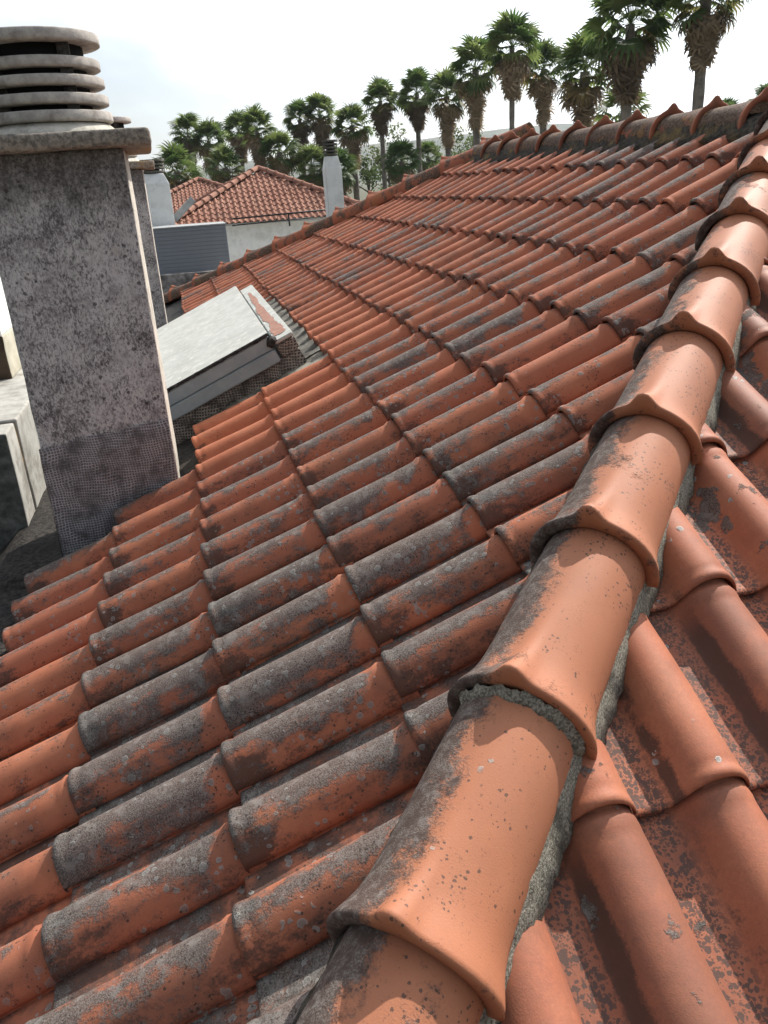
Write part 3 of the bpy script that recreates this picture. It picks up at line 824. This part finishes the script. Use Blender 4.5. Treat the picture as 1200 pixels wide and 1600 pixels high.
NTILE = rough_mat('pale_neighbour_clay', (.27, .125, .085), (.36, .19, .135), 1.6, 6, .88, .3, 30, .01, (.20, .105, .075), .8)
def barrel_roof(parent, corners_front, apex_a, apex_b, pitch, gauge):
    """one slope of barrel tiles between an eave (left, right) and the points apex_a, apex_b above; every tile real, joined in one part"""
    L, R = V(corners_front[0]), V(corners_front[1]); ex = (R-L).normalized(); W = (R-L).length
    A, B = V(apex_a), V(apex_b)
    mid = (A+B)/2; upv = (mid-L); upv -= ex*upv.dot(ex); Hh = upv.length; upv.normalize(); nn = ex.cross(upv)
    a_t, b_t = (A-L).dot(ex), (B-L).dot(ex)
    bm = bmesh.new()
    secs = [(-.5, .0), (-.2, .0), (-.06, .25), (.10, .8), (.25, 1.0), (.40, .8), (.5, .1)]
    rows = int(Hh/gauge)+1
    for r in range(rows):
        v0 = r*gauge; v1 = min(v0+gauge*1.12, Hh)
        for c in range(int(W/pitch)+1):
            u = (c+.5)*pitch
            t = (v0+gauge*.5)/Hh
            lo, hi = a_t*t, W+(b_t-W)*t
            if u < lo or u > hi: continue
            j = random.gauss(0, .006)
            top, bot, lip = [], [], []
            for (s_, hh) in secs:
                top.append(bm.verts.new(L+ex*(u+s_*pitch+j)+upv*v0+nn*(hh*.065+.035)))
                lip.append(bm.verts.new(L+ex*(u+s_*pitch+j)+upv*v0+nn*(hh*.065+.008)))
                bot.append(bm.verts.new(L+ex*(u+s_*pitch*.95+j)+upv*v1+nn*(hh*.06+.008)))
            for k in range(len(secs)-1):
                bm.faces.new((top[k], top[k+1], bot[k+1], bot[k])); bm.faces.new((lip[k], lip[k+1], top[k+1], top[k]))
    o = finish(bm, 'roof_tiles', NTILE, parent); o['kind'] = 'stuff'
    return o
def ridge_run(parent, p, q, r=.13, L=.42):
    p, q = V(p), V(q); d = (q-p); n = max(2, int(d.length/L)); d.normalize(); s_ = d.cross(V((0, 0, 1))).normalized(); u_ = s_.cross(d)
    base = None; Ld = (q-p).length/n
    for k in range(n):
        if base is None:
            bm = bmesh.new(); rows = []
            for (v, rr) in ((-.04, r*.9), (-.04, r*1.14), (.02, r*1.14), (.05, r), (Ld, r*.94)):
                rows.append([bm.verts.new((rr*math.sin(rad(t)), v, rr*math.cos(rad(t)))) for t in range(-90, 91, 20)])
            for a, b in zip(rows, rows[1:]):
                for i in range(len(a)-1): bm.faces.new((a[i], a[i+1], b[i+1], b[i]))
            base = finish(bm, 'ridge_tile', NTILE, parent, True); o = base
        else:
            o = base.copy(); COL.objects.link(o)
        o.matrix_local = basis(p+d*Ld*k, s_, d, u_)
def hip_house(label, x0, x1, y0, depth, ze, za, wall=True, ridge=0.0, group='neighbouring houses with tiled hip roofs'):
    h = thing('tiled_house', label, 'house', (x0, y0, GROUND_Z), group)
    W = x1-x0; o = V((x0, y0, GROUND_Z)); e = ze-GROUND_Z; a = za-GROUND_Z
    A = V((W/2-ridge/2, depth/2, a)); B = V((W/2+ridge/2, depth/2, a))
    c = [V((0, 0, e)), V((W, 0, e)), V((W, depth, e)), V((0, depth, e))]
    barrel_roof(h, (c[0], c[1]), A, B, .225, .385)
    barrel_roof(h, (c[1], c[2]), B, B, .225, .385)
    barrel_roof(h, (c[3], c[0]), A, A, .225, .385)
    barrel_roof(h, (c[2], c[3]), B, A, .225, .385)
    for cc, ap in ((c[0], A), (c[1], B), (c[2], B), (c[3], A)): ridge_run(h, cc+V((0, 0, .07)), ap+V((0, 0, .08)))
    bm = bmesh.new(); box(bm, (.25, .35, 0), (W-.25, depth-.25, e-.06)); finish(bm, 'wall', WHITEWALL, h)
    bm = bmesh.new(); box(bm, (-.02, -.02, e-.058), (W+.02, depth+.02, e+.004)); finish(bm, 'eave', flat_mat('eave_board', (.42, .40, .37)), h)
    return h
nh = hip_house('pale tiled hip roof house with white wall behind the grey panel', -.45, 7.35, 31.3, 7.6, -1.20, .58)
hip_house('small tiled hip roof farther back, left of the nearer hip roof', -2.6, 5.6, 45.5, 8.0, -1.05, .50)
# grey sloping coping on the left hip of that house
cp = rough_box('coping', (-.42, -.25, -.16), (.42, .1, .16), flat_mat('grey_sheet', (.30, .31, .31)), nh, 2, .002, .01)
cp.matrix_local = Matrix.Translation((.75, -.35, 6.42)) @ Matrix.Rotation(rad(-40), 4, 'Y') @ Matrix.Diagonal((1.15, 1, .7, 1))
# grey panelled bulkhead
def ribbed():
    m = Mat('grey_ribbed_sheet', .6, .3); P = m.obj(); x = m.n('SeparateXYZ'); m.put(x.inputs[0], P)
    m.color(m.mix(m.step(m.noise(P, .9, 5, .6), .35, .7), (.195, .210, .230), (.235, .25, .27)))
    return m.m
bk = thing('bulkhead', 'dark grey panelled stair bulkhead before the white house wall', 'bulkhead', (.32, 28, GROUND_Z))
GR = ribbed()
bm = bmesh.new(); box(bm, (-1.16, .03, 4.1), (1.19, 1.6, 5.93)); finish(bm, 'wall', GR, bk)
slat = None
for k in range(15):
    if slat is None:
        bm = bmesh.new(); box(bm, (-1.18, 0, 0), (1.185, .028, .1155)); bmesh.ops.bevel(bm, geom=bm.edges[:], offset=.008, segments=1, affect='EDGES'); slat = finish(bm, 'slat', GR, bk); o = slat
    else: o = slat.copy(); COL.objects.link(o)
    o.location = (0, 0, 4.16+.118*k)
bm = bmesh.new(); box(bm, (-1.2, -.03, 5.932), (1.21, 1.65, 5.97)); finish(bm, 'coping', flat_mat('pale_edge', (.34, .35, .35)), bk)
bm = bmesh.new(); box(bm, (-1.3, -.35, 4.03), (1.15, .0, 4.10)); finish(bm, 'ledge', WHITEWALL, bk)
bm = bmesh.new(); box(bm, (-1.3, -.03, 0), (1.19, 1.6, 4.028)); finish(bm, 'base', WHITEWALL, bk)
# cable rail along the eave
rl = thing('eave_rail', 'thin black cable rail along the eave of the pale roof', 'rail', (1.9, 31.0, -1.3))
def tube(name, p, q, r, mat, parent, seg=8, r2=None):
    p, q = V(p), V(q); d = q-p; L = d.length; bm = bmesh.new()
    bmesh.ops.create_cone(bm, cap_ends=True, segments=seg, radius1=r, radius2=r if r2 is None else r2, depth=L)
    bm.transform(Matrix.Translation((p+q)/2) @ d.to_track_quat('Z', 'Y').to_matrix().to_4x4())
    return finish(bm, name, mat, parent, True)
BLK = flat_mat('black_cable', (.02, .02, .02), .6)
tube('cable', (.0, 0, .28), (4.0, -.2, .38), .028, BLK, rl)
tube('cable', (.0, 0, .06), (2.9, -.2, .14), .022, BLK, rl)
for xx, zz in ((2.05, .32), (3.9, .36)): tube('post', (xx, -.1, -.1), (xx, -.1, zz), .03, BLK, rl)

# ================================================================== PLANTS
def leaf_mat(name, a, b, trans=.5):
    m = Mat(name, .55, .35); P = m.jitter()
    c = m.mix(m.step(m.add(m.noise(P, 1.2, 3), m.mul(m.math('SUBTRACT', m.rnd(), .5), .5)), .3, .75), a, b)
    m.color(c)
    t = m.n('BsdfTranslucent'); m.put(t.inputs[0], c); mxn = m.n('MixShader'); mxn.inputs[0].default_value = trans
    m.t.links.new(m.b.outputs[0], mxn.inputs[1]); m.t.links.new(t.outputs[0], mxn.inputs[2]); m.t.links.new(mxn.outputs[0], m.out.inputs[0])
    return m.m
FROND = leaf_mat('palm_green', (.065, .115, .030), (.17, .215, .065))
FROND_Y = leaf_mat('palm_yellowing', (.15, .14, .045), (.21, .145, .06))
DEAD = leaf_mat('palm_dead_brown', (.15, .105, .065), (.36, .27, .175), .35)
BARK = rough_mat('palm_bark', (.13, .115, .10), (.24, .21, .18), 3, 7, .95, .8, 14, .03)
BOOT = rough_mat('palm_boots', (.09, .07, .05), (.19, .15, .11), 5, 7, .95, .9, 14, .05)

def fan(bm, rn, size=.92, pet=1.0, droop=.35, n=15):
    """one fan leaf: stalk along +X from the origin, then a pleated fan of blades with drooping tips"""
    w_ = .022
    a = [bm.verts.new(p) for p in ((0, -w_, 0), (0, w_, 0), (pet, w_*.7, .05), (pet, -w_*.7, .05))]
    bm.faces.new(a)
    for k in range(n):
        t = -1+2*k/(n-1); ang = t*rad(112)
        L = size*(1-.25*abs(t)**2)*rn.uniform(.88, 1.1)
        d = V((math.cos(ang), math.sin(ang), 0)); s_ = V((-d.y, d.x, 0))
        c = V((pet, 0, .05))
        lift = .16*math.cos(ang)
        bw = L*.095
        p1 = c+d*L*.5+V((0, 0, lift*.5+.03)); p2 = c+d*L*.82+V((0, 0, lift*.4-.12*droop)); p3 = c+d*L*1.02+V((0, 0, lift*.2-droop*.55*rn.uniform(.7, 1.3)))
        v0 = bm.verts.new(c); va, vb = bm.verts.new(p1-s_*bw), bm.verts.new(p1+s_*bw+V((0, 0, .03)))
        vc, vd = bm.verts.new(p2-s_*bw*.55), bm.verts.new(p2+s_*bw*.55); ve = bm.verts.new(p3)
        bm.faces.new((v0, va, vb)); bm.faces.new((va, vc, vd, vb)); bm.faces.new((vc, ve, vd))
def frond_mesh(seed, **kw):
    rn = random.Random(seed); bm = bmesh.new(); fan(bm, rn, **kw)
    me = bpy.data.meshes.new('frond'); bm.to_mesh(me); bm.free(); return me
FRONDS = [frond_mesh(s, droop=.25+.12*(s % 4)) for s in range(6)]
def orient(az, el, roll=0):
    return Matrix.Rotation(az, 4, 'Z') @ Matrix.Rotation(-el, 4, 'Y') @ Matrix.Rotation(roll, 4, 'X')
def skirt_mesh(seed, length, n=95, rtop=.75, green=0):
    rn = random.Random(seed); bm = bmesh.new()
    for k in range(n):
        b2 = bmesh.new(); fan(b2, rn, size=rn.uniform(.55, .8), pet=rn.uniform(.5, .9), droop=rn.uniform(.3, .9), n=9)
        h = rn.random()**1.2*length
        el = rad(rn.uniform(-62, -38) if h < length*.25 else rn.uniform(-86, -62))
        M = Matrix.Translation((0, 0, -h)) @ orient(rn.uniform(0, 2*math.pi), el, rn.uniform(-1, 1))
        sc = 1.0-.35*h/length
        b2.transform(M @ Matrix.Scale(sc, 4)); t = bpy.data.meshes.new('t'); b2.to_mesh(t); b2.free(); bm.from_mesh(t); bpy.data.meshes.remove(t)
    me = bpy.data.meshes.new('dead_frond_skirt'); bm.to_mesh(me); bm.free(); return me
SKIRTS = [skirt_mesh(s, L) for s, L in ((1, 1.0), (2, 1.7), (3, 2.5), (4, 1.7))]
def px_dir(x, y):
    return cr*((x-600)/1257.617)+cu*(-(y-800)/1257.617)+cf
def at(x, y, D):
    d = px_dir(x, y); return d*(D/d.dot(cf))
def palm(label, x, y, width, skirt=1, nf=32, trunk_r=.2, name='palm_tree', group='fan palms in a row behind the roofs', scale=None, boots=False, lean=0):
    """x, y: centre of the green head in the photograph, width: its width there; it stands as far off as a 3.3 m head of that size is"""
    D = 3.3*1257.6/width
    head = at(x, y, D)
    p = thing(name, label, 'palm tree', (head.x+lean, head.y, GROUND_Z), group)
    H = head.z-GROUND_Z
    rn = random.Random(int(x*7+y))
    bm = bmesh.new(); nseg = 26; rr = []
    for k in range(nseg+1):
        t = k/nseg; z = H*t
        r = trunk_r*(1.25-.35*t+.5*max(0, .05-t)*8)*(1+.05*rn.uniform(-1, 1))
        cx = -lean*t*t
        rr.append([bm.verts.new((cx+r*math.cos(2*math.pi*i/10)*(1+.05*rn.uniform(-1, 1)), r*math.sin(2*math.pi*i/10)*(1+.05*rn.uniform(-1, 1)), z)) for i in range(10)])
    for a, b in zip(rr, rr[1:]):
        for i in range(10): bm.faces.new((a[i], a[(i+1) % 10], b[(i+1) % 10], b[i]))
    finish(bm, 'trunk', BARK, p, True)
    if boots:
        bm = bmesh.new()
        for k in range(60):
            a = rn.uniform(0, 6.28); z = boots+rn.uniform(-.75, .75); s_ = (1-abs(z-boots)*.7)
            c = V((math.cos(a)*trunk_r*1.1, math.sin(a)*trunk_r*1.1, z)); o_ = V((math.cos(a), math.sin(a), .7))*.34*s_; tn = V((-math.sin(a), math.cos(a), 0))*.11
            v = [bm.verts.new(q) for q in (c-tn, c+tn, c+o_+tn*.5, c+o_-tn*.5, c+V((0, 0, .2)))]
            bm.faces.new((v[0], v[1], v[2], v[3])); bm.faces.new((v[3], v[2], v[4]))
        finish(bm, 'trunk_boots', BOOT, p)
    top = V((-lean, 0, H))
    sc0 = (scale or 1.0)*rn.uniform(.88, 1.10)
    if nf > 0:
        for k in range(nf):
            t = (k+.5)/nf
            el = rad(80-128*t**1.15+rn.uniform(-9, 9)); az = k*2.39996+rn.uniform(-.25, .25)
            o = bpy.data.objects.new('frond', FRONDS[rn.randrange(6)]); COL.objects.link(o); o.parent = p
            mt = FROND if t < .80 or rn.random() < .4 else FROND_Y
            if not o.data.materials: o.data.materials.append(None)
            o.material_slots[0].link = 'OBJECT'; o.material_slots[0].material = mt
            o.matrix_local = Matrix.Translation(top) @ orient(az, el, rn.uniform(-.7, .7)) @ Matrix.Scale(sc0*rn.uniform(.78, 1.15), 4)
    else:       # far or half hidden: the head as one part
        bm = bmesh.new()
        for k in range(-nf):
            t = (k+.5)/-nf
            el = rad(82-125*t**1.1+rn.uniform(-9, 9)); az = k*2.39996
            b2 = bmesh.new(); b2.from_mesh(FRONDS[rn.randrange(6)]); b2.transform(orient(az, el, rn.uniform(-.5, .5)) @ Matrix.Scale(sc0, 4))
            t_ = bpy.data.meshes.new('t'); b2.to_mesh(t_); b2.free(); bm.from_mesh(t_); bpy.data.meshes.remove(t_)
        o = finish(bm, 'crown', FROND, p, False, top)
    if skirt >= 0:
        o = bpy.data.objects.new('dead_frond_skirt', SKIRTS[skirt]); COL.objects.link(o); o.parent = p; o.location = top+V((0, 0, -.25))
        o.rotation_euler.z = rn.uniform(0, 6); o.scale = (sc0*1.15, sc0*1.15, sc0*1.05)
        if not o.data.materials: o.data.materials.append(DEAD)
    return p
palm('tallest fan palm at the right, head cut off by the picture edge, thick brown skirt', 1104, -6, 128, 3, 40, .23, boots=6.9)
palm('big fan palm with broad brown skirt and bare trunk above the ridge', 985, 38, 122, 3, 46, .22)
palm('wide bushy fan palm whose leaves hang down to the ridge', 914, 112, 104, 2, 42, .26)
palm('fan palm with dark bag of dead leaves, trunk hidden, left of the wide bushy palm', 850, 108, 78, 2, 40, .24)
palm('tall fan palm with clear slim trunk before open sky, middle of the row', 800, 74, 84, 1, 44, .17)
palm('fan palm with long brown skirt over the upper end of the far hip', 743, 108, 76, 2, 42, .26)
palm('fan palm with ragged skirt between two others over the hills', 698, 150, 66, 2, 40, .24)
palm('fan palm with shaggy skirt and dark lower trunk before the hills', 651, 146, 64, 1, 42, .20)
palm('fan palm with round head right of the slim white chimney', 594, 158, 64, 1, 42, .19)
palm('fan palm behind the slim white chimney with long shaggy skirt', 550, 196, 60, 2, 40, .25)
palm('fan palm just above the slim white chimney top', 500, 180, 58, 1, 40, .2)
palm('fan palm with one leaf drooping to the left and a pale bare trunk', 468, 187, 58, 1, 40, .2)
palm('stout fan palm with low brown skirt behind the apex of the pale hip roof', 437, 238, 62, 2, 40, .28)
palm('taller fan palm of the close pair above the pale hip roof apex', 401, 205, 62, 1, 40, .2)
palm('left fan palm of the close pair above the pale hip roof apex', 373, 206, 52, 1, 40, .2)
palm('short fan palm low between the two pairs of tall palms', 352, 262, 64, 1, 36, .26)
palm('shorter fan palm of the leftmost pair, leaning skirt', 326, 220, 54, 1, 40, .2)
palm('leftmost tall fan palm with slender leaning trunk', 293, 207, 54, 1, 40, .17, lean=.5)
palm('short bushy fan palm at the left edge of the row beside the white chimney', 277, 268, 70, 1, 36, .28)
GB = 'small fan palms low in the gaps of the row'
palm('small low fan palm right of the pale tiled roof, before the hedge', 487, 262, 62, 1, -34, .25, group=GB)
palm('small low fan palm left of the dark lower trunk', 628, 252, 66, 0, -34, .25, group=GB)
palm('small low fan palm touching the far hip line', 669, 246, 50, 0, -34, .25, group=GB)
palm('small low fan palm just behind the slim white chimney', 527, 268, 62, 1, -34, .25, group=GB)
palm('fan palm tip peeping over the ridge at the far right', 1197, 160, 62, 0, -26, .2, group=GB)
palm('fan palm tuft peeping over the ridge near the tall trunk', 1134, 186, 56, 0, -26, .2, group=GB)
palm('dark tuft of a palm at the foot of the bare trunk above the ridge', 972, 180, 90, 0, -30, .2, group=GB)

LEAF_L = leaf_mat('light_tree_leaf', (.07, .105, .03), (.15, .18, .065))
LEAF_D = leaf_mat('dark_shrub_leaf', (.028, .05, .016), (.07, .095, .03))
def leafy(label, x, y, w, h, D, mat, n=1500, name='leafy_tree', group='leafy trees between the palms'):
    c = at(x, y, D); W = w/1257.6*D/2; Hh = h/1257.6*D/2
    p = thing(name, label, 'tree', (c.x, c.y, GROUND_Z), group); H = c.z-GROUND_Z
    rn = random.Random(int(x*3+y)); bm = bmesh.new()
    lobes = [(V((rn.gauss(0, .45)*W, rn.gauss(0, .45)*W, H+rn.uniform(-.8, .75)*Hh)), rn.uniform(.28, .5)*W) for _ in range(14)]
    for k in range(n):
        lc, lr = rn.choice(lobes)
        d = V((rn.gauss(0, 1), rn.gauss(0, 1), rn.gauss(0, 1))).normalized()
        q = lc+d*lr*rn.uniform(.5, 1.05); s_ = rn.uniform(.10, .22)
        a = V((rn.gauss(0, 1), rn.gauss(0, 1), rn.gauss(0, 1))).normalized(); b = a.cross(V((rn.gauss(0, 1), rn.gauss(0, 1), rn.gauss(0, 1)))).normalized()
        bm.faces.new([bm.verts.new(q+o) for o in (a*s_, b*s_*.5, -a*s_, -b*s_*.5)])
    o = finish(bm, 'crown', mat, p); o['kind'] = 'stuff'
    tube('trunk', (0, 0, 0), (0, 0, H), .25, BARK, p, 8, .08)
    for k in range(4):
        lc, lr = lobes[k]; tube('limb', (0, 0, H-Hh*.8), lc, .08, BARK, p, 6, .02)
leafy('pale green airy tree behind the round headed palm', 606, 240, 80, 110, 82, LEAF_L, 1500)
leafy('light green tree behind the palm with the dark trunk', 716, 236, 90, 70, 78, LEAF_L, 1300)
leafy('yellowish bushy tree between the tall palms over the far hip', 575, 275, 60, 60, 76, LEAF_L, 900)
leafy('dark leafy tree low behind the left palms', 312, 285, 70, 50, 90, LEAF_D, 900)
leafy('dark tree behind the stout palm', 440, 285, 90, 50, 92, LEAF_D, 900)
leafy('dark tree behind the slim chimney', 515, 290, 90, 60, 92, LEAF_D, 900)
leafy('dark tree low right of the small fan palms', 655, 268, 80, 60, 90, LEAF_D, 900)
leafy('dark bushes at the far left behind the white chimney', 268, 300, 70, 50, 85, LEAF_D, 900)
# tuft plant on the ledge
tp = thing('tuft_plant', 'small green tuft of pointed leaves on the ledge below the grey panel', 'plant', (.50, 27.75, GROUND_Z+4.1))
bm = bmesh.new(); rn = random.Random(5)
for k in range(26):
    a = rn.uniform(0, 6.28); el = rad(rn.uniform(15, 80)); d = V((math.cos(a)*math.cos(el), math.sin(a)*math.cos(el), math.sin(el))); s_ = V((-math.sin(a), math.cos(a), 0))*.03
    L = rn.uniform(.28, .48); v = [bm.verts.new(q) for q in (-s_, s_, d*L*.6+s_, d*L+V((0, 0, -.04)), d*L*.6-s_)]
    bm.faces.new(v)
finish(bm, 'leaves', FROND, tp)

# ================================================================== AIR
bm = bmesh.new(); box(bm, (-3600, -2600, GROUND_Z-1), (3600, 4200, 190))
hz = bpy.data.materials.new('haze'); hz.use_nodes = True
nt = hz.node_tree; nt.nodes.remove(nt.nodes['Principled BSDF'])
pv = nt.nodes.new('ShaderNodeVolumePrincipled'); pv.inputs['Color'].default_value = (.80, .87, .95, 1); pv.inputs['Density'].default_value = .00014
pv.inputs['Anisotropy'].default_value = .3
nt.links.new(pv.outputs[0], nt.nodes['Material Output'].inputs['Volume'])
ho = finish(bm, 'haze', hz); ho['kind'] = 'stuff'
